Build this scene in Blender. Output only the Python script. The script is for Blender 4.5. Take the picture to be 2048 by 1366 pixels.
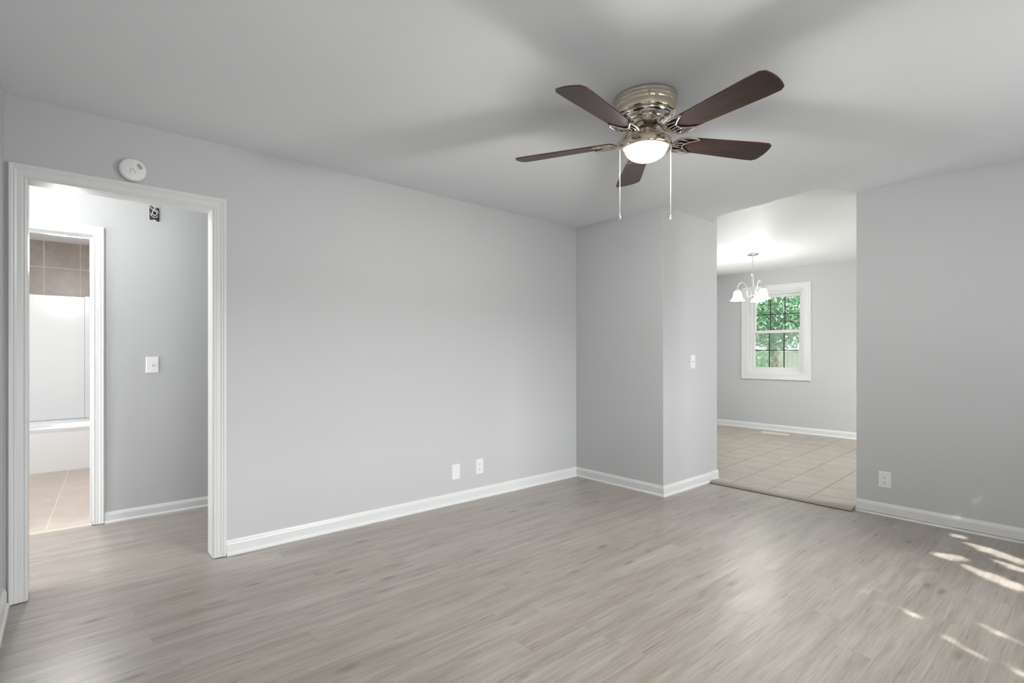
import bpy, bmesh, math, random
from math import sin, cos, pi, radians, floor, sqrt
from mathutils import Vector, Matrix

for o in list(bpy.data.objects):
    bpy.data.objects.remove(o)
SC = bpy.context.scene
COL = SC.collection

# ------------------------------------------------------------------ camera
YAW = 40.752
cam_d = bpy.data.cameras.new('camera')
cam = bpy.data.objects.new('camera', cam_d)
COL.objects.link(cam)
cam.location = (0, 0, 1.2015)
cam.rotation_euler = (radians(90), 0, radians(-YAW))
cam_d.sensor_width = 36
cam_d.lens = 1033.8 / 2048 * 36
cam_d.shift_y = 24.5 / 2048
cam_d.clip_start = 0.02
SC.camera = cam

# ------------------------------------------------------------------ world, sun, daylight, exposure
SC.view_settings.view_transform = 'Standard'
SC.view_settings.look = 'None'
SC.view_settings.gamma = 1
SC.view_settings.use_curve_mapping = False
SC.view_settings.exposure = 0.73
SC.cycles.use_denoising = True
SC.cycles.max_bounces = 10
SC.cycles.diffuse_bounces = 6
SC.cycles.glossy_bounces = 4
SC.cycles.transparent_max_bounces = 16
SC.cycles.sample_clamp_indirect = 6
SC.cycles.caustics_reflective = False
SC.cycles.caustics_refractive = False

wd = bpy.data.worlds.new('sky')
SC.world = wd
wd.use_nodes = True
bg = wd.node_tree.nodes['Background']
bg.inputs[0].default_value = (0.95, 0.98, 1.0, 1)
bg.inputs[1].default_value = 1.35


def lamp(name, kind, loc, energy, color=(1, 1, 1), rot=(0, 0, 0), size=None, size_y=None, radius=None):
    d = bpy.data.lights.new(name, kind)
    d.energy = energy
    d.color = color
    if kind == 'AREA':
        d.shape = 'RECTANGLE'
        d.size = size
        d.size_y = size_y
    if radius is not None:
        d.shadow_soft_size = radius
    o = bpy.data.objects.new(name, d)
    o.location = loc
    o.rotation_euler = rot
    COL.objects.link(o)
    return o


SUN_EL = radians(42)
SUN_D = Vector((.54 * cos(SUN_EL), .84 * cos(SUN_EL), -sin(SUN_EL))).normalized()
sun = lamp('sun', 'SUN', (-3, -6, 6), 7.0, (1, .96, .9))
sun.rotation_euler = SUN_D.to_track_quat('-Z', 'Y').to_euler()
sun.data.angle = radians(.4)

# skylight at the big front window; the further area lamps below are added fill
lamp('front_window_daylight', 'AREA', (2.3, -2.1, 2.05), 14, (1, 1, 1), (radians(66), 0, radians(8)), 2.8, 1.6)


def aim(name, loc, target, energy, sx, sy):
    o = lamp(name, 'AREA', loc, energy, (1, 1, 1), size=sx, size_y=sy)
    o.rotation_euler = (Vector(target) - Vector(loc)).to_track_quat('-Z', 'Y').to_euler()
    return o


aim('sky_beam_fill', (3.3, -4.6, 3.1), (2.3, 3.44, .5), 420, 1.6, 1.4)  # added lamp, beams sky-like light onto the low back wall
aim('ground_bounce_fill', (2.5, -3.6, .15), (2.5, -1.0, 1.5), 14, 3.2, 2.0).data.color = (1, .985, .99)      # added fill through the front window, as if thrown up by the ground
aim('left_side_fill', (.5, -3.2, .7), (.6, -1.0, 1.3), 52, 1.4, 1.4)  # added fill for the room's left side, through an unseen glazed door
lamp('dining_side_fill', 'AREA', (6.4, -1.6, 1.75), 110, (1, 1, 1), (radians(72), 0, 0), 1.6, 1.2)  # added daylight from an unseen side window, brightens the dining room
aim('kitchen_side_fill', (6.2, 6.3, 1.0), (6.2, 5.3, 1.55), 160, 1.4, 1.2)  # added daylight from an unseen kitchen window, lifts the dining ceiling
# ceiling lamps of the hall and the bathroom
lamp('hall_ceiling_lamp', 'POINT', (-.25, 3.95, 2.3), 10.5, (1, .98, .95), radius=.08)
lamp('hall_end_fill', 'AREA', (-1.75, 4.1, 1.2), 24, (1, 1, 1), (0, radians(-90), 0), 1.9, .8)  # added fill through an opening made at the hall's unseen end
lamp('bathroom_ceiling_lamp', 'POINT', (0, 5.6, 2.0), 37, (1, .98, .96), radius=.12)

# ------------------------------------------------------------------ materials


def mat(name):
    m = bpy.data.materials.new(name)
    m.use_nodes = True
    nt = m.node_tree
    return m, nt, nt.nodes['Principled BSDF']


class NG:
    """small helper for building node graphs"""

    def __init__(s, nt):
        s.nt = nt

    def n(s, typ, **kw):
        nd = s.nt.nodes.new(typ)
        for k, v in kw.items():
            setattr(nd, k, v)
        return nd

    def lk(s, a, b):
        s.nt.links.new(a, b)

    def m(s, op, a, b=None, c=None):
        nd = s.n('ShaderNodeMath', operation=op)
        for i, v in enumerate((a, b, c)):
            if v is None:
                continue
            if isinstance(v, (int, float)):
                nd.inputs[i].default_value = v
            else:
                s.lk(v, nd.inputs[i])
        return nd.outputs[0]

    def xyz(s, x, y, z=0.0):
        nd = s.n('ShaderNodeCombineXYZ')
        for i, v in enumerate((x, y, z)):
            if isinstance(v, (int, float)):
                nd.inputs[i].default_value = v
            else:
                s.lk(v, nd.inputs[i])
        return nd.outputs[0]

    def mix(s, fac, a, b):
        nd = s.n('ShaderNodeMix', data_type='RGBA')
        for i, v in ((0, fac), (6, a), (7, b)):
            if isinstance(v, (int, float)):
                nd.inputs[i].default_value = v
            elif isinstance(v, tuple):
                nd.inputs[i].default_value = v + (1,) if len(v) == 3 else v
            else:
                s.lk(v, nd.inputs[i])
        return nd.outputs[2]

    def noise(s, vec, scale=5.0, detail=2.0, rough=.5):
        nd = s.n('ShaderNodeTexNoise')
        s.lk(vec, nd.inputs['Vector'])
        nd.inputs['Scale'].default_value = scale
        nd.inputs['Detail'].default_value = detail
        nd.inputs['Roughness'].default_value = rough
        return nd.outputs[0]

    def ramp(s, fac, stops):
        nd = s.n('ShaderNodeValToRGB')
        s.lk(fac, nd.inputs[0])
        cr = nd.color_ramp
        while len(cr.elements) < len(stops):
            cr.elements.new(.5)
        for e, (p, c) in zip(cr.elements, stops):
            e.position = p
            e.color = (c, c, c, 1) if isinstance(c, (int, float)) else tuple(c) + (1,)
        return nd.outputs[0]

    def coords(s, kind='Object'):
        tc = s.n('ShaderNodeTexCoord')
        sp = s.n('ShaderNodeSeparateXYZ')
        s.lk(tc.outputs[kind], sp.inputs[0])
        return tc.outputs[kind], sp.outputs[0], sp.outputs[1], sp.outputs[2]

    def bump(s, h, dist, strength, bsdf):
        nd = s.n('ShaderNodeBump')
        nd.inputs['Strength'].default_value = strength
        nd.inputs['Distance'].default_value = dist
        s.lk(h, nd.inputs['Height'])
        s.lk(nd.outputs[0], bsdf.inputs['Normal'])


def paint(name, col, rough=.55, bump=.15, scale=260, spec=.3):
    m, nt, b = mat(name)
    g = NG(nt)
    v, x, y, z = g.coords()
    n1 = g.noise(v, 1.3, 3)
    c2 = tuple(k * .965 for k in col)
    g.lk(g.mix(n1, c2, col), b.inputs['Base Color'])
    b.inputs['Roughness'].default_value = rough
    b.inputs['Specular IOR Level'].default_value = spec
    if bump:
        g.bump(g.noise(v, scale, 2), .0006, bump, b)
    return m


def metal(name, col, rough):
    m, nt, b = mat(name)
    g = NG(nt)
    v, x, y, z = g.coords()
    r = g.m('MULTIPLY_ADD', g.noise(v, 60, 2), .06, rough)
    g.lk(r, b.inputs['Roughness'])
    b.inputs['Metallic'].default_value = 1
    b.inputs['Base Color'].default_value = col + (1,)
    return m


def plastic(name, col, rough=.35):
    m, nt, b = mat(name)
    g = NG(nt)
    v, x, y, z = g.coords()
    g.lk(g.mix(g.noise(v, 30, 2), tuple(k * .97 for k in col), col), b.inputs['Base Color'])
    b.inputs['Roughness'].default_value = rough
    return m


def glow(name, col, strength, base=(.9, .9, .88)):
    m, nt, b = mat(name)
    g = NG(nt)
    v, x, y, z = g.coords()
    b.inputs['Base Color'].default_value = base + (1,)
    b.inputs['Roughness'].default_value = .3
    b.inputs['Emission Color'].default_value = col + (1,)
    g.lk(g.m('MULTIPLY_ADD', g.noise(v, 8, 1), strength * .1, strength * .95), b.inputs['Emission Strength'])
    return m


WALL = paint('grey_wall_paint', (.545, .550, .562), .6)
CEIL = paint('ceiling_paint', (.785, .80, .83), .7, .25, 180)
DCEIL = paint('dining_ceiling_paint', (.84, .845, .86), .48, .1, 120, .5)
TRIM = paint('white_trim_paint', (.72, .725, .73), .32, .05, 90, .45)
VINYL = paint('white_vinyl', (.74, .74, .735), .35, .0, 90, .4)
PLATE = plastic('white_plate_plastic', (.80, .80, .80), .3)
DARK = plastic('dark_slot', (.02, .02, .02), .6)
GREYMARK = plastic('grey_print', (.05, .05, .05), .6)
ACRYL = paint('white_tub_acrylic', (.86, .87, .88), .18, .0, 50, .5)
NICKEL = metal('polished_nickel', (.70, .61, .50), .045)
BRIGHT = metal('bright_nickel', (.80, .78, .76), .12)
SATIN = metal('satin_nickel', (.50, .49, .48), .3)
CHAIN = metal('bead_chain_metal', (.86, .86, .85), .3)
BOWL = glow('lit_opal_bowl', (1, .88, .66), 3.2)
_nt = BOWL.node_tree
_mx = _nt.nodes.new('ShaderNodeMixShader')
_tr = _nt.nodes.new('ShaderNodeBsdfTransparent')
_mx.inputs[0].default_value = .55      # frosted glass lets part of the bulb's light straight through
_nt.links.new(_nt.nodes['Principled BSDF'].outputs[0], _mx.inputs[1])
_nt.links.new(_tr.outputs[0], _mx.inputs[2])
_nt.links.new(_mx.outputs[0], _nt.nodes['Material Output'].inputs[0])
SHADE = glow('lit_opal_shade', (1, .97, .93), 7.0)
_nt = SHADE.node_tree
_mx = _nt.nodes.new('ShaderNodeMixShader')
_tr = _nt.nodes.new('ShaderNodeBsdfTransparent')
_mx.inputs[0].default_value = .4
_nt.links.new(_nt.nodes['Principled BSDF'].outputs[0], _mx.inputs[1])
_nt.links.new(_tr.outputs[0], _mx.inputs[2])
_nt.links.new(_mx.outputs[0], _nt.nodes['Material Output'].inputs[0])


def mk_planks():
    m, nt, b = mat('grey_oak_vinyl_planks')
    g = NG(nt)
    v, x, y, z = g.coords()
    W, L = .152, 1.22
    yr = g.m('DIVIDE', y, W)
    row = g.m('FLOOR', yr)
    wn = g.n('ShaderNodeTexWhiteNoise', noise_dimensions='1D')
    g.lk(row, wn.inputs['W'])
    xr = g.m('ADD', g.m('DIVIDE', x, L), g.m('MULTIPLY', wn.outputs[0], 7.0))
    colm = g.m('FLOOR', xr)
    wn2 = g.n('ShaderNodeTexWhiteNoise', noise_dimensions='2D')
    g.lk(g.xyz(row, colm), wn2.inputs['Vector'])
    rnd = wn2.outputs[0]
    fy = g.m('FRACT', yr)
    fx = g.m('FRACT', xr)
    dy = g.m('MULTIPLY', g.m('MINIMUM', fy, g.m('SUBTRACT', 1.0, fy)), W)
    dx = g.m('MULTIPLY', g.m('MINIMUM', fx, g.m('SUBTRACT', 1.0, fx)), L)
    seam = g.m('LESS_THAN', g.m('MINIMUM', dx, dy), .0011)
    off = g.m('MULTIPLY', rnd, 37.0)
    vg = g.xyz(g.m('MULTIPLY_ADD', x, 1.5, off), g.m('MULTIPLY_ADD', y, 15.0, off), off)
    g1 = g.noise(vg, 1.0, 5, .62)
    vf = g.xyz(g.m('MULTIPLY_ADD', x, 5.0, off), g.m('MULTIPLY_ADD', y, 120.0, off), off)
    g2 = g.noise(vf, 1.0, 4, .6)
    vk = g.xyz(g.m('MULTIPLY_ADD', x, 3.2, off), g.m('MULTIPLY_ADD', y, 9.5, off), off)
    vo = g.n('ShaderNodeTexVoronoi')
    vo.inputs['Scale'].default_value = 1.0
    g.lk(vk, vo.inputs['Vector'])
    wk = g.noise(g.xyz(g.m('MULTIPLY', x, 30.0), g.m('MULTIPLY', y, 90.0), 0.0), 1.0, 3)
    kd = g.m('MULTIPLY_ADD', wk, .16, vo.outputs['Distance'])
    knot = g.ramp(kd, [(.10, .75), (.30, 0.0)])
    # only some cells carry a knot
    vsep = g.n('ShaderNodeSeparateColor')
    g.lk(vo.outputs['Color'], vsep.inputs[0])
    knot = g.m('MULTIPLY', knot, g.m('GREATER_THAN', vsep.outputs[0], .5))
    f = g.m('ADD', g.m('MULTIPLY', g1, .56), g.m('MULTIPLY', g2, .44))
    c = g.mix(g.ramp(f, [(.33, 0.0), (.66, 1.0)]), (.238, .208, .180), (.425, .386, .348))
    c = g.mix(knot, c, (.13, .115, .105))
    tone = g.m('MULTIPLY_ADD', rnd, .08, .96)
    hue = g.mix(wn2.outputs[0], (1.012, .995, .985), (.99, 1.0, 1.005))
    mm = g.n('ShaderNodeMix', data_type='RGBA', blend_type='MULTIPLY')
    mm.inputs[0].default_value = 1
    g.lk(c, mm.inputs[6])
    g.lk(hue, mm.inputs[7])
    hs = g.n('ShaderNodeHueSaturation')
    g.lk(mm.outputs[2], hs.inputs['Color'])
    g.lk(tone, hs.inputs['Value'])
    c = g.mix(g.m('MULTIPLY', seam, .16), hs.outputs[0], (.10, .09, .08))
    g.lk(c, b.inputs['Base Color'])
    g.lk(g.m('MULTIPLY_ADD', g2, .14, .23), b.inputs['Roughness'])
    b.inputs['Specular IOR Level'].default_value = .5
    g.bump(g.m('SUBTRACT', g.m('ADD', g2, g.m('MULTIPLY', g1, .5)), g.m('MULTIPLY', seam, .3)), .0012, .35, b)
    return m


def mk_tiles(name, size, x0, y0, ang, c1, c2, grout, gw=.003, axes='xy', rough=.4, sx=None, drop=.0):
    m, nt, b = mat(name)
    g = NG(nt)
    v, x, y, z = g.coords()
    if axes == 'xz':
        y = z
    ca, sa = cos(ang), sin(ang)
    X = g.m('SUBTRACT', x, x0)
    Y = g.m('SUBTRACT', y, y0)
    u = g.m('ADD', g.m('MULTIPLY', X, ca), g.m('MULTIPLY', Y, sa))
    w = g.m('SUBTRACT', g.m('MULTIPLY', Y, ca), g.m('MULTIPLY', X, sa))
    ur, wr = g.m('DIVIDE', u, sx or size), g.m('DIVIDE', w, size)
    cu, cw = g.m('FLOOR', ur), g.m('FLOOR', wr)
    fu, fw = g.m('FRACT', ur), g.m('FRACT', wr)
    du = g.m('MULTIPLY', g.m('MINIMUM', fu, g.m('SUBTRACT', 1.0, fu)), sx or size)
    dw = g.m('MULTIPLY', g.m('MINIMUM', fw, g.m('SUBTRACT', 1.0, fw)), size)
    gr = g.m('LESS_THAN', g.m('MINIMUM', du, dw), gw)
    wn = g.n('ShaderNodeTexWhiteNoise', noise_dimensions='2D')
    g.lk(g.xyz(cu, cw), wn.inputs['Vector'])
    r = wn.outputs[0]
    o = g.m('MULTIPLY', r, 20.0)
    n1 = g.noise(g.xyz(g.m('ADD', u, o), g.m('ADD', w, o), o), 5.0, 5, .6)
    n2 = g.noise(g.xyz(g.m('ADD', u, o), g.m('ADD', w, o), o), 22.0, 3, .6)
    f = g.m('ADD', g.m('MULTIPLY', n1, .7), g.m('MULTIPLY', n2, .3))
    c = g.mix(g.ramp(f, [(.3, 0.0), (.7, 1.0)]), c1, c2)
    hs = g.n('ShaderNodeHueSaturation')
    g.lk(c, hs.inputs['Color'])
    g.lk(g.m('MULTIPLY_ADD', r, .08, .96), hs.inputs['Value'])
    g.lk(g.mix(gr, hs.outputs[0], grout), b.inputs['Base Color'])
    g.lk(g.m('MULTIPLY_ADD', gr, .3, rough), b.inputs['Roughness'])
    g.bump(g.m('SUBTRACT', g.m('MULTIPLY', n2, .3), gr), .0015, .5, b)
    return m


PLANKS = mk_planks()
KTILE = mk_tiles('beige_floor_tile', .327, 4.783, 1.632, radians(2.6), (.315, .28, .232), (.44, .40, .342), (.14, .12, .10), .0028, rough=.38)
BTILE = mk_tiles('pinkish_floor_tile', 2.25, -.1024, 4.822, radians(-3.17), (.46, .395, .345), (.57, .50, .44), (.68, .61, .545), .004, rough=.45, sx=.46)
WTILE = mk_tiles('brown_wall_tile', .311, .12, 1.857, 0, (.165, .135, .110), (.255, .215, .182), (.50, .44, .38), .0035, 'xz', .35)


def mk_wood():
    m, nt, b = mat('dark_walnut_blade')
    g = NG(nt)
    v, x, y, z = g.coords()
    n1 = g.noise(g.xyz(g.m('MULTIPLY', x, 3.0), g.m('MULTIPLY', y, 45.0), z), 1.0, 5, .65)
    n2 = g.noise(g.xyz(g.m('MULTIPLY', x, 14.0), g.m('MULTIPLY', y, 260.0), z), 1.0, 3, .6)
    f = g.m('ADD', g.m('MULTIPLY', n1, .65), g.m('MULTIPLY', n2, .35))
    c = g.ramp(f, [(.32, (.010, .005, .0045)), (.5, (.025, .012, .009)), (.7, (.048, .023, .017))])
    g.lk(c, b.inputs['Base Color'])
    b.inputs['Roughness'].default_value = .36
    b.inputs['Specular IOR Level'].default_value = .45
    return m


WOOD = mk_wood()


def mk_edge():
    m, nt, b = mat('reddish_blade_edge')
    g = NG(nt)
    v, x, y, z = g.coords()
    g.lk(g.mix(g.noise(v, 40, 2), (.10, .028, .015), (.15, .045, .025)), b.inputs['Base Color'])
    b.inputs['Roughness'].default_value = .4
    return m


WEDGE = mk_edge()


def mk_glass(name, haze=0.0, hcol=(.8, .83, .84)):
    m, nt, b = mat(name)
    g = NG(nt)
    nt.nodes.remove(b)
    out = nt.nodes['Material Output']
    tr = g.n('ShaderNodeBsdfTransparent')
    tr.inputs[0].default_value = (.97, .98, .975, 1)
    gl = g.n('ShaderNodeBsdfGlossy')
    gl.inputs['Roughness'].default_value = .02
    mx = g.n('ShaderNodeMixShader')
    mx.inputs[0].default_value = .05
    g.lk(tr.outputs[0], mx.inputs[1])
    g.lk(gl.outputs[0], mx.inputs[2])
    last = mx.outputs[0]
    if haze:
        v, x, y, z = g.coords()
        df = g.n('ShaderNodeBsdfTranslucent')
        df.inputs[0].default_value = hcol + (1,)
        d2 = g.n('ShaderNodeBsdfDiffuse')
        d2.inputs[0].default_value = hcol + (1,)
        m3 = g.n('ShaderNodeMixShader')
        m3.inputs[0].default_value = .5
        g.lk(df.outputs[0], m3.inputs[1])
        g.lk(d2.outputs[0], m3.inputs[2])
        m2 = g.n('ShaderNodeMixShader')
        g.lk(g.m('MULTIPLY_ADD', g.noise(v, 3.0, 3), haze * .4, haze * .7), m2.inputs[0])
        g.lk(last, m2.inputs[1])
        g.lk(m3.outputs[0], m2.inputs[2])
        last = m2.outputs[0]
    g.lk(last, out.inputs[0])
    return m


GLASS = mk_glass('window_glass')
SCREEN = mk_glass('insect_screen_mesh', .12)


def mk_leaf(name, ca, cb):
    m, nt, b = mat(name)
    g = NG(nt)
    nt.nodes.remove(b)
    out = nt.nodes['Material Output']
    v, x, y, z = g.coords()
    c = g.mix(g.ramp(g.noise(v, 3.5, 3, .7), [(.3, 0.0), (.7, 1.0)]), ca, cb)
    df = g.n('ShaderNodeBsdfDiffuse')
    tl = g.n('ShaderNodeBsdfTranslucent')
    gl = g.n('ShaderNodeBsdfGlossy')
    gl.inputs['Roughness'].default_value = .35
    g.lk(c, df.inputs[0])
    g.lk(c, tl.inputs[0])
    m1 = g.n('ShaderNodeMixShader')
    m1.inputs[0].default_value = .45
    g.lk(df.outputs[0], m1.inputs[1])
    g.lk(tl.outputs[0], m1.inputs[2])
    m2 = g.n('ShaderNodeMixShader')
    m2.inputs[0].default_value = .06
    g.lk(m1.outputs[0], m2.inputs[1])
    g.lk(gl.outputs[0], m2.inputs[2])
    g.lk(m2.outputs[0], out.inputs[0])
    return m


LEAF = mk_leaf('green_leaves', (.075, .22, .11), (.22, .42, .24))
LEAF2 = mk_leaf('dull_green_leaves', (.16, .28, .22), (.30, .44, .36))
BARK = paint('grey_bark', (.16, .13, .10), .9, .6, 40)
FENCE = paint('weathered_fence_boards', (.30, .32, .28), .85, .4, 30)


def mk_grass():
    m, nt, b = mat('lawn_grass')
    g = NG(nt)
    v, x, y, z = g.coords()
    g.lk(g.mix(g.noise(v, 6, 4), (.07, .15, .04), (.17, .27, .09)), b.inputs['Base Color'])
    b.inputs['Roughness'].default_value = .9
    return m


GRASS = mk_grass()
STONE = paint('pale_marble', (.52, .47, .41), .3, .0, 40, .5)
STRIP = paint('greige_transition_strip', (.33, .295, .255), .4, .1, 120, .4)
STRIPSHADE = paint('strip_shadow_line', (.03, .025, .02), .6)
REGISTER = paint('cream_register_paint', (.80, .75, .64), .4, .0, 60, .4)
WIREB = plastic('black_wire_sheath', (.02, .02, .02), .5)
WIREW = plastic('white_wire_sheath', (.62, .62, .62), .5)

# ------------------------------------------------------------------ mesh helpers


def box(bm, x0, x1, y0, y1, z0, z1, bev=0.0, mi=0):
    vs = [bm.verts.new((x, y, z)) for z in (z0, z1) for y in (y0, y1) for x in (x0, x1)]
    fs = []
    for f in ((0, 2, 3, 1), (4, 5, 7, 6), (0, 1, 5, 4), (2, 6, 7, 3), (0, 4, 6, 2), (1, 3, 7, 5)):
        fc = bm.faces.new([vs[i] for i in f])
        fc.material_index = mi
        fs.append(fc)
    if bev:
        es = list({e for f in fs for e in f.edges})
        bmesh.ops.bevel(bm, geom=es, offset=bev, segments=2, affect='EDGES', profile=.6)


def lathe(bm, prof, seg=64, c=(0, 0), cap=True, mi=0, flute=None):
    """prof: list of (r, z); flute(i_ring, angle) scales the radius"""
    rings = []
    for i, (r, z) in enumerate(prof):
        ring = []
        for k in range(seg):
            a = 2 * pi * k / seg
            rr = r * (flute(i, a) if flute else 1)
            ring.append(bm.verts.new((c[0] + rr * cos(a), c[1] + rr * sin(a), z)))
        rings.append(ring)
    for i in range(len(rings) - 1):
        for k in range(seg):
            k2 = (k + 1) % seg
            f = bm.faces.new((rings[i][k], rings[i][k2], rings[i + 1][k2], rings[i + 1][k]))
            f.smooth = True
            f.material_index = mi
    if cap:
        for rg in (rings[0], rings[-1]):
            try:
                f = bm.faces.new(rg)
                f.material_index = mi
            except ValueError:
                pass


def tube(bm, pts, r, seg=8, closed=False, mi=0):
    pts = [Vector(p) for p in pts]
    n = len(pts)
    rings = []
    up = Vector((0, 0, 1))
    prev = None
    for i, p in enumerate(pts):
        if closed:
            t = pts[(i + 1) % n] - pts[i - 1]
        else:
            t = pts[min(i + 1, n - 1)] - pts[max(i - 1, 0)]
        t.normalize()
        a = prev if prev is not None else (up if abs(t.z) < .9 else Vector((1, 0, 0)))
        a = a - t * a.dot(t)
        if a.length < 1e-6:
            a = Vector((1, 0, 0)) - t * t.x
        a.normalize()
        prev = a
        b2 = t.cross(a)
        rr = r[i] if isinstance(r, (list, tuple)) else r
        rings.append([bm.verts.new(p + (a * cos(2 * pi * k / seg) + b2 * sin(2 * pi * k / seg)) * rr) for k in range(seg)])
    last = n if closed else n - 1
    for i in range(last):
        A, B = rings[i], rings[(i + 1) % n]
        for k in range(seg):
            f = bm.faces.new((A[k], A[(k + 1) % seg], B[(k + 1) % seg], B[k]))
            f.smooth = True
            f.material_index = mi
    if not closed:
        bm.faces.new(rings[0][::-1])
        bm.faces.new(rings[-1])


def sphere(bm, c, r, u=12, v=8, sz=1.0):
    bmesh.ops.create_uvsphere(bm, u_segments=u, v_segments=v, radius=r, matrix=Matrix.Translation(c) @ Matrix.Diagonal((1, 1, sz, 1)))
    for f in bm.faces:
        f.smooth = True


def extrude_profile(bm, prof, path, mapf):
    """prof: (u, t) points; path(u, k) -> 2D point for section k; mapf(p2, t) -> 3D. open or closed by sections"""
    nsec = path(0, None)
    rows = []
    for k in range(nsec):
        rows.append([bm.verts.new(mapf(path(u, k), t)) for (u, t) in prof])
    return rows


def skin_rows(bm, rows, closed=False):
    n = len(rows)
    m = len(rows[0])
    for i in range(n if closed else n - 1):
        A, B = rows[i], rows[(i + 1) % n]
        for k in range(m):
            k2 = (k + 1) % m
            bm.faces.new((A[k], A[k2], B[k2], B[k]))
    if not closed:
        bm.faces.new(rows[0][::-1])
        bm.faces.new(rows[-1])


def obj(name, bm, m, parent=None, loc=(0, 0, 0), bevel=0.0, recalc=True):
    if recalc:
        bmesh.ops.recalc_face_normals(bm, faces=bm.faces)
    me = bpy.data.meshes.new(name)
    bm.to_mesh(me)
    bm.free()
    for x in (m if isinstance(m, (list, tuple)) else [m]):
        me.materials.append(x)
    o = bpy.data.objects.new(name, me)
    o.location = loc
    COL.objects.link(o)
    if parent:
        o.parent = parent
    if bevel:
        b = o.modifiers.new('bevel', 'BEVEL')
        b.width = bevel
        b.segments = 2
        b.limit_method = 'ANGLE'
    return o


def struct(name, bm, m, parent=None, **kw):
    o = obj(name, bm, m, parent, **kw)
    if not parent:
        o['kind'] = 'structure'
    return o


def thing(name, label, cat, loc=(0, 0, 0), group=None, rot=(0, 0, 0)):
    o = bpy.data.objects.new(name, None)
    o.empty_display_size = .05
    o.location = loc
    o.rotation_euler = rot
    COL.objects.link(o)
    o['label'] = label
    o['category'] = cat
    if group:
        o['group'] = group
    return o


def tag(o, label, cat, group=None, kind=None):
    o['label'] = label
    o['category'] = cat
    if group:
        o['group'] = group
    if kind:
        o['kind'] = kind
    return o


def B():
    return bmesh.new()


# ------------------------------------------------------------------ room shell
H = 2.44          # living-room ceiling
HD = 2.50         # dining-room ceiling
AY, CX, DY, BX = 3.44, 3.80, 2.4615, 4.598    # back wall, pier side, pier front, right wall
BX2 = 4.706
WX = -.227
SY = -1.0         # front wall (behind the camera)
FX = 8.24         # far wall of the dining room
HY = 4.66         # far wall of the hall
DZ = .02          # dining floor level
OX0, OX1, OZ = -.142, .647, 2.05      # opening to the hall
BDX0, BDX1, BDZ = -.56, .137, 2.03    # bathroom door opening

bm = B()
box(bm, -1.5, BX - .02, SY - .12, HY + .06, -.12, 0)
struct('floor', bm, PLANKS)
bm = B()
box(bm, BX - .019, FX + .15, SY - .12, 5.4, -.12, DZ)
struct('floor_dining', bm, KTILE)
bm = B()
box(bm, -1.6, 1.2, HY + .061, 7.9, -.12, .004)
struct('floor_bathroom', bm, BTILE)

# walls of the living room
bm = B()
box(bm, -1.62, OX0 - .018, AY, AY + .12, 0, HD + .1)
box(bm, OX1 + .018, CX + .01, AY, AY + .12, 0, HD + .1)
box(bm, OX0 - .018, OX1 + .018, AY, AY + .12, OZ + .018, HD + .1)
struct('wall_back', bm, WALL)
bm = B()
box(bm, WX - .12, WX, SY - .12, AY + .12, 0, HD + .1)
struct('wall_left', bm, WALL)
bm = B()
box(bm, BX, BX2, SY - .12, 1.281, 0, HD + .1)
struct('wall_right', bm, WALL)
bm = B()
box(bm, CX, BX2, DY, 5.4, 0, HD + .1)
struct('wall_pier', bm, WALL, bevel=.003)
# front wall with the picture window behind the camera
FW0, FW1, FWZ0, FWZ1 = 1.72, 3.65, .72, 2.12
bm = B()
box(bm, WX - .12, .1, SY - .12, SY, 0, HD + .1)
box(bm, 1.0, FW0, SY - .12, SY, 0, HD + .1)
box(bm, .1, 1.0, SY - .12, SY, 0, .3)
box(bm, .1, 1.0, SY - .12, SY, 2.04, HD + .1)
box(bm, FW1, BX2, SY - .12, SY, 0, HD + .1)
box(bm, FW0, FW1, SY - .12, SY, 0, FWZ0)
box(bm, FW0, FW1, SY - .12, SY, FWZ1, HD + .1)
struct('wall_front', bm, WALL)

# hall
bm = B()
box(bm, -1.5, BDX0 - .018, HY, HY + .12, 0, HD + .1)
box(bm, BDX1 + .018, 3.8, HY, HY + .12, 0, HD + .1)
box(bm, BDX0 - .018, BDX1 + .018, HY, HY + .12, BDZ + .018, HD + .1)
struct('wall_hall', bm, WALL)
bm = B()
box(bm, -1.62, -1.5, AY, 3.66, 0, HD + .1)
box(bm, -1.62, -1.5, 4.56, HY + .12, 0, HD + .1)
box(bm, -1.62, -1.5, 3.66, 4.56, 2.05, HD + .1)
struct('wall_hall_left', bm, WALL)
bm = B()
box(bm, 1.9, 2.0, AY + .12, HY, 0, HD + .1)
struct('wall_hall_right', bm, WALL)

# bathroom
bm = B()
box(bm, -1.62, .62, 7.76, 7.9, 0, HD + .1)
struct('wall_bathroom_back', bm, WTILE)
bm = B()
box(bm, .58, .7, HY + .12, 7.9, 0, HD + .1)
struct('wall_bathroom_right', bm, WALL)
bm = B()
box(bm, -1.72, -1.55, HY + .12, 7.9, 0, HD + .1)
struct('wall_bathroom_left', bm, WALL)

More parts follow.
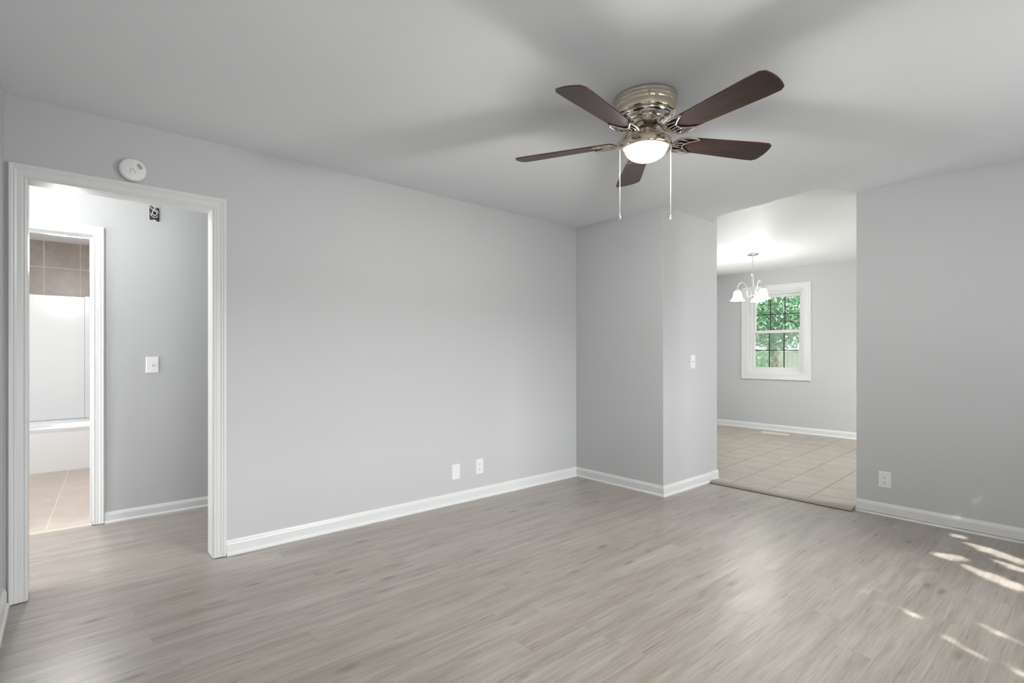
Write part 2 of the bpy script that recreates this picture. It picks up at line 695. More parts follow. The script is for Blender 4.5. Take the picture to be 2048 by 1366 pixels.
# dining room
EW = dict(y0=2.952, y1=3.808, z0=.885, z1=2.18)     # rough opening of the dining window
bm = B()
box(bm, FX, FX + .14, SY - .12, EW['y0'], 0, HD + .1)
box(bm, FX, FX + .14, EW['y1'], 5.4, 0, HD + .1)
box(bm, FX, FX + .14, EW['y0'], EW['y1'], 0, EW['z0'])
box(bm, FX, FX + .14, EW['y0'], EW['y1'], EW['z1'], HD + .1)
struct('wall_dining_far', bm, WALL)
bm = B()
box(bm, BX2, 5.7, SY - .12, SY, 0, HD + .1)
box(bm, 7.1, FX, SY - .12, SY, 0, HD + .1)
box(bm, 5.7, 7.1, SY - .12, SY, 0, .9)
box(bm, 5.7, 7.1, SY - .12, SY, 2.1, HD + .1)
struct('wall_dining_front', bm, WALL)
bm = B()
box(bm, BX2, 5.6, 5.25, 5.4, 0, HD + .1)
box(bm, 6.8, FX + .14, 5.25, 5.4, 0, HD + .1)
box(bm, 5.6, 6.8, 5.25, 5.4, 0, 1.1)
box(bm, 5.6, 6.8, 5.25, 5.4, 2.1, HD + .1)
struct('wall_dining_back', bm, WALL)

# ceilings: the living-room sheet ends in a ragged edge where a header once stood
edge = [(4.598, 1.281), (4.46, 1.33), (4.36, 1.385), (4.303, 1.436), (4.29, 1.50), (4.293, 1.573), (4.305, 1.62), (4.325, 1.733), (4.352, 1.82), (4.373, 1.912),
        (4.386, 2.0), (4.395, 2.091), (4.404, 2.23), (4.45, 2.33), (4.56, 2.42), (4.72, 2.4615)]
rr = random.Random(4)
pts = []
for i, (x, y) in enumerate(edge):
    pts.append((x, y))
    if 2 < i < len(edge) - 2:
        x2, y2 = edge[i + 1]
        for k in (1, 2, 3):
            t = k / 4
            pts.append((x + (x2 - x) * t + rr.uniform(-.006, .006), y + (y2 - y) * t))
outline = [(-1.6, SY - .12), (BX2, SY - .12), (BX2, 1.281)] + pts + [(4.72, 4.8), (-1.6, 4.8)]
bm = B()
lo = [bm.verts.new((x, y, H)) for x, y in outline]
hi = [bm.verts.new((x, y, H + .004)) for x, y in outline]
bm.faces.new(lo)
bm.faces.new(hi)
for i in range(len(lo)):
    j = (i + 1) % len(lo)
    bm.faces.new((lo[i], lo[j], hi[j], hi[i]))
box(bm, -1.62, 4.25, SY - .12, 4.8, H + .005, HD + .12)
struct('ceiling', bm, CEIL)


def sst(a, b, t):
    t = min(1, max(0, (t - a) / (b - a)))
    return t * t * (3 - 2 * t)


bm = B()
NX, NY = 60, 70
xs = [4.26 + (FX + .1 - 4.26) * (i / NX) ** 1.6 for i in range(NX + 1)]
ys = [SY - .12 + (5.4 - SY + .12) * j / NY for j in range(NY + 1)]
grid = []
for x in xs:
    rw = []
    for y in ys:
        low = 1 - sst(1.42, 1.95, y)
        z = HD - (HD - H - .0045) * max(low * (1 - sst(4.5, 5.4, x)), (1 - sst(4.3, 4.75, x)) * .6)
        rw.append(bm.verts.new((x, y, z)))
    grid.append(rw)
for i in range(NX):
    for j in range(NY):
        f = bm.faces.new((grid[i][j], grid[i][j + 1], grid[i + 1][j + 1], grid[i + 1][j]))
        f.smooth = True
box(bm, 4.26, FX + .14, SY - .12, 5.4, HD + .02, HD + .13)
struct('ceiling_dining', bm, DCEIL, recalc=False)
bm = B()
box(bm, -1.7, .7, 4.8, 7.9, H + .02, H + .18)
struct('ceiling_bathroom', bm, paint('white_bath_ceiling', (.8, .8, .8), .6))

# ------------------------------------------------------------------ trim
CAS = [(0, 0), (0, .010), (.005, .0125), (.011, .0095), (.016, .0115), (.034, .0125), (.042, .0165), (.047, .0145), (.053, .0180), (.0605, .0185), (.065, .015), (.065, 0)]


def casing(name, x0, x1, z1, yface, sgn, width=.065, depth=None):
    """door casing round an opening in a y = const wall"""
    s = width / .065
    bm = B()
    rows = []
    for k in range(4):
        row = []
        for u, t in CAS:
            u *= s
            p = [(x0 - u, 0), (x0 - u, z1 + u), (x1 + u, z1 + u), (x1 + u, 0)][k]
            row.append(bm.verts.new((p[0], yface + sgn * t, p[1] + (.004 if k in (0, 3) else 0))))
        rows.append(row)
    skin_rows(bm, rows)
    return struct(name, bm, TRIM)


def jamb(name, x0, x1, z1, ya, yb, t=.018, stop=None):
    bm = B()
    box(bm, x0 - t, x0, ya, yb, 0.003, z1 + t)
    box(bm, x1, x1 + t, ya, yb, 0.003, z1 + t)
    box(bm, x0, x1, ya, yb, z1, z1 + t)
    if stop:
        sa, sb = stop
        box(bm, x0, x0 + .012, sa, sb, .003, z1)
        box(bm, x1 - .012, x1, sa, sb, .003, z1)
        box(bm, x0 + .012, x1 - .012, sa, sb, z1 - .014, z1)
    return struct(name, bm, TRIM, bevel=.0015)


casing('trim_1', OX0 - .005, OX1 + .005, OZ + .002, AY, -1)
casing('trim_2', OX0 - .005, OX1 + .005, OZ + .002, AY + .12, 1)
jamb('trim_3', OX0, OX1, OZ, AY - .004, AY + .124)
casing('trim_4', BDX0 - .005, BDX1 + .005, BDZ + .004, HY, -1, .06)
jamb('trim_5', BDX0, BDX1, BDZ, HY - .004, HY + .124, stop=(HY + .045, HY + .085))

BASE = [(0, 0), (.022, 0), (.022, .008), (.019, .014), (.0145, .018), (.013, .021), (.013, .066), (.0115, .070), (.0105, .076), (.006, .083), (.0045, .089), (0, .0905)]


def baseboard(name, path, z=0.0, s=1.0):
    """path: list of ((x, y), (nx, ny)) where n is the offset direction (mitred) into the room"""
    bm = B()
    rows = []
    for (x, y), (nx, ny) in path:
        rows.append([bm.verts.new((x + nx * t, y + ny * t, z + h * s)) for t, h in BASE])
    skin_rows(bm, rows)
    return struct(name, bm, TRIM)


baseboard('baseboard_back', [((OX1 + .0715, AY), (0, -1)), ((CX, AY), (-1, -1)), ((CX, DY), (-1, -1)), ((BX2 - .12, DY), (0, -1))])
baseboard('baseboard_pier', [((BX2 - .12, DY), (0, -1)), ((BX2 + .006, DY), (0, -1))], z=.008)
baseboard('baseboard_right', [((BX, 1.281), (-1, 0)), ((BX, SY), (-1, 0))], s=1.04)
baseboard('baseboard_left', [((WX, AY - .02), (1, 0)), ((WX, SY), (1, 0))], s=1.05)
baseboard('baseboard_hall', [((BDX1 + .0665, HY), (0, -1)), ((1.9, HY), (0, -1))], s=.86)
baseboard('baseboard_dining_far', [((FX, 5.25), (-1, 0)), ((FX, SY), (-1, 0))], z=DZ, s=1.05)

# ------------------------------------------------------------------ thresholds
bm = B()
prof = [(4.524, 0), (4.527, .005), (4.532, .010), (4.545, .018), (4.562, .0235), (4.585, .0245), (4.604, .0225), (4.606, 0)]
rows = []
for y in (2.437, 1.292):
    rows.append([bm.verts.new((x, y, z + .0005)) for x, z in prof])
skin_rows(bm, rows)
t = thing('threshold_strip', 'greige wooden threshold strip between the plank floor and the beige tile', 'threshold', (4.56, 1.86, 0))
o = obj('strip', bm, STRIP)
bm = B()
box(bm, 4.517, 4.5255, 1.292, 2.437, .0005, .0035)
o2 = obj('shadow_line', bm, STRIPSHADE)  # dark bar: the shadow line in front of the strip, put into colour
for q in (o, o2):
    q.parent = t
    q.matrix_parent_inverse = Matrix.Translation((-4.56, -1.86, 0))
bm = B()
rows = []
for x in (BDX0 + .002, BDX1 - .002):
    rows.append([bm.verts.new((x, HY + y, z)) for y, z in ((-.012, .0), (-.010, .009), (-.002, .014), (.028, .0155), (.036, .010), (.038, .0))])
skin_rows(bm, rows)
o = obj('threshold_strip', bm, STONE)
tag(o, 'pale marble threshold strip across the bathroom doorway', 'threshold')

# ------------------------------------------------------------------ windows


def frame_rect(bm, a0, a1, z0, z1, w, d0, d1, mapf, wb=None, wt=None):
    """four bars round the rectangle a0..a1 x z0..z1, w wide inward, between depths d0..d1"""
    wb = wb or w
    wt = wt or w

    def bx(p0, p1, q0, q1):
        c = [mapf(p0, q0, d0), mapf(p1, q1, d1)]
        lo = [min(c[0][i], c[1][i]) for i in range(3)]
        hi = [max(c[0][i], c[1][i]) for i in range(3)]
        box(bm, lo[0], hi[0], lo[1], hi[1], lo[2], hi[2])
    bx(a0, a0 + w, z0, z1)
    bx(a1 - w, a1, z0, z1)
    bx(a0 + w, a1 - w, z0, z0 + wb)
    bx(a0 + w, a1 - w, z1 - wt, z1)


def bar(bm, mapf, a0, a1, z0, z1, d0, d1):
    c = [mapf(a0, z0, d0), mapf(a1, z1, d1)]
    lo = [min(c[0][i], c[1][i]) for i in range(3)]
    hi = [max(c[0][i], c[1][i]) for i in range(3)]
    box(bm, lo[0], hi[0], lo[1], hi[1], lo[2], hi[2])


MUNT = paint('grey_window_grid', (.035, .045, .04), .5)
W1 = bpy.data.objects.new('window_1', None)
W1.location = (FX, 3.38, .8)
COL.objects.link(W1)
W1['kind'] = 'structure'


def w1part(name, bm, m, bevel=0.0, parent=None):
    o = obj(name, bm, m, None, bevel=bevel)
    p = parent or W1
    o.parent = p
    if p is W1:      # a sash keeps the world frame, so its own children need no inverse
        o.matrix_parent_inverse = Matrix.Translation(W1.location).inverted()
    return o


mp = lambda a, z, d: (FX + d, a, z)      # d > 0 goes outward through the wall
# casing (mitred picture frame)
bm = B()
rows = []
a0, a1, z0, z1 = EW['y0'], EW['y1'], EW['z0'], EW['z1']
for k in range(4):
    row = []
    for u, t in CAS:
        u *= .083 / .065
        p = [(a0 - u, z0 - u), (a1 + u, z0 - u), (a1 + u, z1 + u), (a0 - u, z1 + u)][k]
        row.append(bm.verts.new((FX - t, p[0], p[1])))
    rows.append(row)
skin_rows(bm, rows, closed=True)
w1part('window_casing', bm, TRIM)
bm = B()
frame_rect(bm, a0, a1, z0, z1, .02, -.006, .13, mp)
frame_rect(bm, a0 + .02, a1 - .02, z0 + .02, z1 - .02, .042, .035, .12, mp, wb=.03, wt=.036)
w1part('window_frame', bm, VINYL, .002)
s0, s1 = a0 + .062, a1 - .062
zm = 1.538
# upper sash stands further out than the lower one
for nm, za, zb, da, db, wb, wt in (('upper_sash', zm - .028, z1 - .056, .085, .115, .045, .05), ('lower_sash', z0 + .05, zm + .028, .050, .080, .055, .045)):
    bm = B()
    frame_rect(bm, s0, s1, za, zb, .04, da, db, mp, wb, wt)
    sash = w1part(nm, bm, VINYL, .002)
    g0, g1, h0, h1 = s0 + .04, s1 - .04, za + wb, zb - wt
    bm = B()
    dm = (da + db) / 2
    bar(bm, mp, g0, g1, h0, h1, dm - .002, dm + .002)
    w1part('window_pane', bm, GLASS, 0, sash)
    bm = B()
    for k in (1, 2):
        ya = g0 + (g1 - g0) * k / 3
        bar(bm, mp, ya - .008, ya + .008, h0, h1, dm + .003, dm + .009)
    zc = (h0 + h1) / 2
    bar(bm, mp, g0, g1, zc - .007, zc + .007, dm + .003, dm + .009)
    w1part('window_grid', bm, MUNT, 0, sash)
bm = B()
bar(bm, mp, s0 + .01, s1 - .01, z0 + .04, zm, .124, .1255)
w1part('insect_screen', bm, SCREEN)

# front picture window behind the camera; unseen glazed door, dining/kitchen windows added for daylight


def plain_window(name, a0, a1, z0, z1, y, sgn):
    W = bpy.data.objects.new(name, None)
    W['kind'] = 'structure'
    COL.objects.link(W)
    mpy = lambda a, z, d: (a, y + sgn * d, z)
    bm = B()
    frame_rect(bm, a0, a1, z0, z1, .045, .03, .10, mpy)
    bar(bm, mpy, (a0 + a1) / 2 - .02, (a0 + a1) / 2 + .02, z0 + .045, z1 - .045, .04, .09)
    obj('window_frame', bm, VINYL, W)
    bm = B()
    bar(bm, mpy, a0 + .04, a1 - .04, z0 + .04, z1 - .04, .064, .067)
    obj('window_pane', bm, GLASS, W)
    bm = B()
    frame_rect(bm, a0 - .07, a1 + .07, z0 - .07, z1 + .07, .07, -.016, 0, mpy)
    obj('window_casing', bm, TRIM, W)
    return W


plain_window('window_2', FW0, FW1, FWZ0, FWZ1, SY, -1)
plain_window('added_glazed_door', .1, 1.0, .3, 2.04, SY, -1)  # glazed door, added to brighten the room's left side
plain_window('added_dining_window', 5.7, 7.1, .9, 2.1, SY, -1)
plain_window('added_kitchen_window', 5.6, 6.8, 1.1, 2.1, 5.25, 1)

# ------------------------------------------------------------------ bathtub and surround
TY0, TY1, TX0, TX1 = 7.0, 7.745, -1.50, .57
t = thing('bathtub', 'white alcove bathtub with plain apron seen through the bathroom door', 'bathtub', (-.4, 7.37, .004))


def tloc(bm):
    bmesh.ops.translate(bm, verts=bm.verts, vec=(.4, -7.37, -.004))


bm = B()


def rrect(x0, x1, y0, y1, r, z, n=6):
    out = []
    for cx, cy, a0 in ((x1 - r, y1 - r, 0), (x0 + r, y1 - r, pi / 2), (x0 + r, y0 + r, pi), (x1 - r, y0 + r, 3 * pi / 2)):
        for k in range(n + 1):
            a = a0 + pi / 2 * k / n
            out.append(bm.verts.new((cx + r * cos(a), cy + r * sin(a), z)))
    return out


loops = [rrect(TX0, TX1, TY0 + .012, TY1, .01, .004), rrect(TX0, TX1, TY0 + .012, TY1, .01, .40), rrect(TX0, TX1, TY0 + .004, TY1, .012, .425), rrect(TX0, TX1, TY0, TY1, .015, .445),
         rrect(TX0, TX1, TY0 + .006, TY1, .02, .457), rrect(TX0 + .01, TX1 - .01, TY0 + .03, TY1 - .02, .03, .459), rrect(TX0 + .10, TX1 - .08, TY0 + .085, TY1 - .07, .12, .455),
         rrect(TX0 + .13, TX1 - .10, TY0 + .105, TY1 - .09, .13, .42), rrect(TX0 + .2, TX1 - .16, TY0 + .14, TY1 - .13, .14, .13), rrect(TX0 + .3, TX1 - .24, TY0 + .2, TY1 - .19, .12, .10)]
for i in range(len(loops) - 1):
    A, Bq = loops[i], loops[i + 1]
    for k in range(len(A)):
        k2 = (k + 1) % len(A)
        f = bm.faces.new((A[k], A[k2], Bq[k2], Bq[k]))
        f.smooth = i > 3
bm.faces.new(loops[0][::-1])
bm.faces.new(loops[-1])
tloc(bm)
obj('tub_shell', bm, ACRYL, t)
bm = B()
lathe(bm, [(.0, .1035), (.03, .1035), (.032, .101)], 24, (-.9, 7.37), cap=False)
tloc(bm)
obj('drain', bm, SATIN, t)

t = thing('tub_surround', 'white smooth wall surround rising from the bathtub to the brown tiles', 'tub surround', (-.4, 7.75, .46))
bm = B()
box(bm, TX0, .157, 7.742, 7.7595, .4605, 1.853, .003)
bmesh.ops.translate(bm, verts=bm.verts, vec=(.4, -7.75, -.46))
obj('back_panel', bm, ACRYL, t)
bm = B()
box(bm, .159, .579, 7.738, 7.7595, .4605, 1.865, .003)
box(bm, .555, .579, 7.05, 7.74, .4605, 1.865, .003)
bmesh.ops.translate(bm, verts=bm.verts, vec=(.4, -7.75, -.46))
obj('corner_panel', bm, ACRYL, t)

# ------------------------------------------------------------------ wall plates


def plate_mesh(bm, w, h, t=.006, c=.0045):
    """bevelled plate in local x (wide) / z (high), facing -y"""
    vs = []
    for (sx, sz, y) in [(w / 2, h / 2, 0), (w / 2, h / 2, -t * .35), (w / 2 - c, h / 2 - c, -t)]:
        vs.append([bm.verts.new((a * sx, y, b * sz)) for a, b in ((-1, -1), (1, -1), (1, 1), (-1, 1))])
    for i in range(2):
        for k in range(4):
            bm.faces.new((vs[i][k], vs[i][(k + 1) % 4], vs[i + 1][(k + 1) % 4], vs[i + 1][k]))
    bm.faces.new(vs[-1])
    bm.faces.new(vs[0][::-1])


def disc_y(bm, cx, cz, y0, y1, r, seg=20, flat=0.0):
    """short cylinder along y; flat cuts the top and bottom like a receptacle face"""
    A, C = [], []
    for k in range(seg):
        a = 2 * pi * k / seg
        x, z = r * cos(a), r * sin(a)
        if flat:
            z = max(-flat, min(flat, z))
        A.append(bm.verts.new((cx + x, y0, cz + z)))
        C.append(bm.verts.new((cx + x, y1, cz + z)))
    for k in range(seg):
        bm.faces.new((A[k], A[(k + 1) % seg], C[(k + 1) % seg], C[k]))
    bm.faces.new(C)
    bm.faces.new(A[::-1])


def outlet(label, loc, rz):
    t = thing('wall_outlet', label, 'outlet', loc, None, (0, 0, rz))
    bm = B()
    plate_mesh(bm, .078, .122)
    obj('cover_plate', bm, PLATE, t)
    for dz in (-.0195, .0195):
        bm = B()
        disc_y(bm, 0, dz, -.0062, -.0085, .0172, 28, .0142)
        rc = obj('receptacle', bm, PLATE, t)
        bm = B()
        box(bm, -.0075, -.0052, -.0092, -.0085, dz - .001, dz + .0075)
        box(bm, .0052, .0072, -.0092, -.0085, dz - .0005, dz + .0065)
        disc_y(bm, 0, dz - .0075, -.0085, -.0092, .0026, 12)
        obj('slot', bm, DARK, rc)
    bm = B()
    disc_y(bm, 0, 0, -.006, -.0075, .003, 12)
    obj('screw', bm, PLATE, t)
    return t


outlet('white double outlet low on the back wall, right of the blank plate', (2.605, AY, .262), 0)
outlet('white double outlet low on the right wall beside the dining opening', (BX, 1.098, .266), -pi / 2)
t = thing('blank_plate', 'blank white cover plate low on the back wall, left of the outlet', 'cover plate', (2.367, AY, .252))
bm = B()
plate_mesh(bm, .079, .122)
obj('cover_plate', bm, PLATE, t)
bm = B()
disc_y(bm, 0, .042, -.0058, -.0068, .003, 12)
obj('screw', bm, PLATE, t)
bm = B()
disc_y(bm, 0, -.042, -.0058, -.0068, .003, 12)
obj('screw', bm, PLATE, t)


def switch(label, loc, w, rz=0.0, up=True):
    t = thing('light_switch', label, 'light switch', loc, None, (0, 0, rz))
    bm = B()
    plate_mesh(bm, w, .122)
    obj('cover_plate', bm, PLATE, t)
    bm = B()
    box(bm, -.0052, .0052, -.0075, -.0055, -.012, .012)
    obj('toggle_collar', bm, PLATE, t)
    bm = B()
    s = 1 if up else -1
    vs = [bm.verts.new(p) for p in ((-.0042, -.007, -.006), (.0042, -.007, -.006), (.0042, -.007, .006), (-.0042, -.007, .006),
                                    (-.0034, -.018, s * .006 - .004), (.0034, -.018, s * .006 - .004), (.0034, -.018, s * .006 + .004), (-.0034, -.018, s * .006 + .004))]
    for f in ((0, 3, 2, 1), (4, 5, 6, 7), (0, 1, 5, 4), (1, 2, 6, 5), (2, 3, 7, 6), (3, 0, 4, 7)):
        bm.faces.new([vs[i] for i in f])
    obj('toggle', bm, PLATE, t)
    for dz in (-.03, .03):
        bm = B()
        disc_y(bm, 0, dz, -.006, -.0068, .0026, 12)
        obj('screw', bm, PLATE, t)
    return t


switch('white toggle light switch on the hall wall seen through the doorway', (.484, HY, 1.119), .080)
switch('white light switch on the narrow pier face beside the dining opening', (4.267, DY, 1.129), .076)

# smoke alarm above the doorway
t = thing('smoke_alarm', 'round white smoke alarm on the wall above the doorway', 'smoke alarm', (.268, AY, 2.186), None, (pi / 2, 0, 0))
bm = B()
lathe(bm, [(.056, 0), (.056, .008)], 48)
obj('mounting_base', bm, PLATE, t)
bm = B()
lathe(bm, [(.060, .008), (.0612, .011), (.0605, .022), (.057, .029), (.050, .0325), (.02, .0345), (0.0005, .0348)], 56)
cover = obj('cover', bm, PLATE, t)
for r in (.026, .0325, .039):
    bm = B()
    tube(bm, [(.002 + r * cos(a), .002 + r * sin(a), .0336) for a in [radians(33) + .42 * (k / 8 - .5) * 2 for k in range(9)]], .0014, 6)
    obj('sound_slot', bm, GREYMARK, cover)
bm = B()
tube(bm, [(-.014, -.022, .0342), (-.008, .001, .0347), (.004, .0, .0347), (.011, -.022, .0342)], .0009, 5)
tube(bm, [(-.006, .006, .0346), (-.010, .030, .0338)], .0004, 5)
obj('button_groove', bm, plastic('grey_groove', (.16, .16, .16), .6), cover)

# open junction box with loose wires on the hall wall
t = thing('junction_box', 'open junction hole with bare black and white wires high on the hall wall', 'junction box', (.496, HY, 2.247))
bm = B()
jag = [(-.031, -.040), (-.026, -.052), (-.012, -.050), (-.006, -.043), (.010, -.046), (.018, -.058), (.031, -.060), (.030, -.02), (.032, .012), (.030, .040), (.018, .050), (.008, .041), (-.006, .040), (-.018, .054), (-.031, .058), (-.030, .02), (-.033, -.01)]
vs = [bm.verts.new((x, -.0012, z)) for x, z in jag]
vb = [bm.verts.new((x, .0, z)) for x, z in jag]
bm.faces.new(vs)
for i in range(len(vs)):
    bm.faces.new((vs[i], vs[(i + 1) % len(vs)], vb[(i + 1) % len(vs)], vb[i]))
obj('hole', bm, plastic('dark_box_inside', (.045, .045, .05), .7), t)
bm = B()
tube(bm, [(-.026 + .0, -.004, .05), (-.02, -.012, .03), (.0, -.016, .026), (.02, -.012, .02), (.024, -.008, -.01), (.014, -.012, -.03), (-.006, -.014, -.032), (-.02, -.01, -.02), (-.024, -.006, .0)], .0032, 8)
obj('wire', bm, WIREW, t)
bm = B()
tube(bm, [(.02, -.004, .045), (.004, -.01, .038), (-.012, -.012, .014), (-.012, -.015, -.012), (.004, -.018, -.02), (.014, -.016, -.006), (.012, -.012, .012), (-.004, -.01, .018)], .0036, 8)
obj('wire', bm, WIREW, t)
bm = B()
tube(bm, [(-.024, -.004, .034), (-.016, -.010, .006), (-.016, -.012, -.028), (-.004, -.010, -.042), (.012, -.008, -.048), (.025, -.006, -.055)], .0028, 8)
obj('wire', bm, WIREB, t)
bm = B()
tube(bm, [(.028, -.004, .03), (.022, -.010, .004), (.022, -.012, -.02), (.027, -.008, -.045)], .0026, 8)
obj('wire', bm, WIREB, t)
bm = B()
frame_rect(bm, -.034, .034, -.061, .060, .003, -.0025, -.0002, lambda a, z, d: (a, d, z))
obj('box_rim', bm, WIREW, t)

# floor register in the dining room
t = thing('floor_register', 'cream metal floor register on the tile under the dining window', 'floor register', (7.93, 3.25, DZ))
bm = B()
for k in range(15):
    y = -.165 + .33 * k / 14
    box(bm, -.045, .045, y - .0055, y + .0055, .0005, .005)
obj('louver_grille', bm, REGISTER, t)
bm = B()
frame_rect(bm, -.185, .185, -.07, .07, .02, .0004, .0065, lambda a, z, d: (z, a, d))
obj('register_frame', bm, REGISTER, t, bevel=.0015)
bm = B()
box(bm, -.05, .05, -.167, .167, .0003, .0012)
obj('register_well', bm, plastic('register_shadow', (.16, .13, .10), .8), t)

# ------------------------------------------------------------------ ceiling fan
FAN = (2.133, 1.479)
fan = thing('ceiling_fan', 'polished nickel ceiling fan with five dark walnut blades and a lit bowl light', 'ceiling fan', (FAN[0], FAN[1], H))
bm = B()
lathe(bm, [(.001, 0), (.149, 0), (.150, -.004), (.150, -.012), (.147, -.017), (.1475, -.021), (.1475, -.028), (.144, -.033), (.1445, -.037), (.1445, -.042), (.141, -.047),
           (.1405, -.052), (.1385, -.079), (.137, -.083), (.133, -.086), (.120, -.086)], 96)
obj('canopy', bm, NICKEL, fan)
bm = B()
lathe(bm, [(.120, -.0855), (.125, -.088), (.1235, -.092), (.118, -.102), (.108, -.107), (.096, -.109), (.094, -.111), (.0935, -.114), (.089, -.117), (.078, -.1185), (.074, -.121), (.0735, -.124), (.066, -.127), (.03, -.128)], 96)
mh = obj('motor_housing', bm, BRIGHT, fan)
for k in range(10):
    bm = B()
    a0 = 2 * pi * k / 10 + .12
    n = 8
    up, dn = [], []
    for i in range(n + 1):
        a = a0 + (2 * pi / 10 * .66) * i / n
        up.append(bm.verts.new((.1236 * cos(a), .1236 * sin(a), -.0945)))
        dn.append(bm.verts.new((.1206 * cos(a), .1206 * sin(a), -.0993)))
    for i in range(n):
        bm.faces.new((up[i], up[i + 1], dn[i + 1], dn[i]))
    obj('vent_slot', bm, DARK, mh)
bm = B()
lathe(bm, [(.058, -.1275), (.058, -.131), (.050, -.134), (.046, -.142), (.036, -.144)], 48)
obj('hub', bm, metal('dark_motor_metal', (.20, .15, .11), .3), fan)
bm = B()
lathe(bm, [(.0325, -.139), (.0345, -.142), (.0345, -.164), (.0345, -.166), (.037, -.1675), (.038, -.172)], 48)
obj('switch_housing', bm, NICKEL, fan)
bm = B()
lathe(bm, [(.037, -.1675), (.046, -.171), (.066, -.181), (.086, -.193), (.103, -.2015), (.1155, -.206), (.1215, -.210), (.1232, -.216), (.1232, -.240), (.1218, -.246), (.1185, -.2495), (.115, -.2500), (.106, -.243), (.098, -.239)], 72, cap=False)
obj('light_fitter', bm, NICKEL, fan)
bm = B()
pr = []
for i in range(15):
    a = pi / 2 * i / 14
    pr.append((max(.0005, .1015 * cos(a) ** .92 if a < pi / 2 - .01 else .0005), -.238 - .064 * sin(a)))
lathe(bm, [(.1015, -.232)] + pr, 64, cap=False)
obj('glass_bowl', bm, BOWL, fan)

# blades: local x outward, y across
PH = -171.7
BZ = -.2015


def blade_outline():
    r0, r1 = .150, .672
    w0, w1 = .054, .0725
    pts = []
    # root: a round nose
    for k in range(9):
        a = pi / 2 + pi * k / 8
        pts.append((r0 + .042 + .042 * cos(a), w0 * .98 * sin(a)))
    side = []
    for k in range(1, 9):
        t = k / 8
        side.append((r0 + .042 + (r1 - .032 - r0 - .042) * t, w0 + (w1 - w0) * min(1, t * 1.15)))
    lower = [(x, -y) for x, y in side]
    pts += lower
    # tip: shallow arc with rounded corners
    tip = []
    for k in range(13):
        y = -w1 + 2 * w1 * k / 12
        q = abs(y) / w1
        x = r1 - .016 * q ** 2 - .014 * max(0, (q - .86) / .14) ** 2.0
        tip.append((x, y))
    pts += tip
    pts += side[::-1]
    return pts


def blade_mesh():
    bm = B()
    out = blade_outline()
    th = .0028
    hi = [bm.verts.new((x, y, th)) for x, y in out]
    lo = [bm.verts.new((x, y, -th)) for x, y in out]
    f = bm.faces.new(hi)
    f2 = bm.faces.new(lo[::-1])
    for i in range(len(out)):
        j = (i + 1) % len(out)
        q = bm.faces.new((lo[i], lo[j], hi[j], hi[i]))
        q.material_index = 1
    return bm


def bar_path(bm, pts, w, t):
    """flat-ish rounded bar along pts (x, y, z): elliptical tube"""
    n0 = len(bm.verts)
    tube(bm, pts, w, 8)


def iron_mesh():
    """scrolled blade iron under the blade root, joined to the hub by an arm; local x outward"""
    bm = B()
    zb = -.0065
    # arm from the hub, dropping to the blade
    tube(bm, [(.044, 0, .066), (.066, 0, .062), (.092, 0, .044), (.118, 0, .014), (.138, 0, zb), (.160, 0, zb)], [.010, .0095, .009, .0085, .008, .006], 10)
    # outer crescent
    arc = []
    for k in range(21):
        a = radians(112) + radians(136) * k / 20
        arc.append((.208 + .066 * cos(a) * 1.0, .064 * sin(a), zb))
    horn_a = [(.262, .0545, zb), (.240, .0605, zb), (.215, .062, zb)]
    horn_b = [(.262, -.0545, zb), (.240, -.0605, zb), (.215, -.062, zb)]
    full = horn_a + arc[1:-1] + horn_b[::-1]
    tube(bm, full, [.0025] + [.0045] * (len(full) - 2) + [.0025], 8)
    # inner crescent
    inner = []
    for k in range(19):
        s = k / 18 * 2 - 1
        y = .054 * s
        x = .196 + .066 * abs(s) ** 1.7
        inner.append((x, y, zb))
    tube(bm, inner, .0042, 8)
    # struts between the two
    for s in (-1, 1):
        tube(bm, [(.146, s * .012, zb), (.170, s * .016, zb), (.199, s * .018, zb)], .0038, 8)
        tube(bm, [(.160, s * .042, zb), (.186, s * .040, zb), (.212, s * .034, zb)], .0036, 8)
    tube(bm, [(.143, 0, zb), (.196, 0, zb)], .0036, 8)
    for p in ((.172, 0), (.205, .02), (.205, -.02)):
        sphere(bm, (p[0], p[1], zb - .003), .0055, 10, 6, .6)
    return bm


irn0 = None
bld0 = None
for k in range(5):
    a = radians(PH + 72 * k)
    if k == 0:
        iron = obj('blade_iron', iron_mesh(), metal('antique_nickel_iron', (.58, .52, .47), .2), fan)
        blade = obj('blade', blade_mesh(), [WOOD, WEDGE], fan)
        irn0, bld0 = iron, blade
    else:
        iron = irn0.copy()
        blade = bld0.copy()
        for q in (iron, blade):
            COL.objects.link(q)
            q.parent = fan
    M = Matrix.Translation((0, 0, BZ)) @ Matrix.Rotation(a, 4, 'Z') @ Matrix.Rotation(radians(-12), 4, 'X')
    iron.matrix_local = M
    blade.matrix_local = M

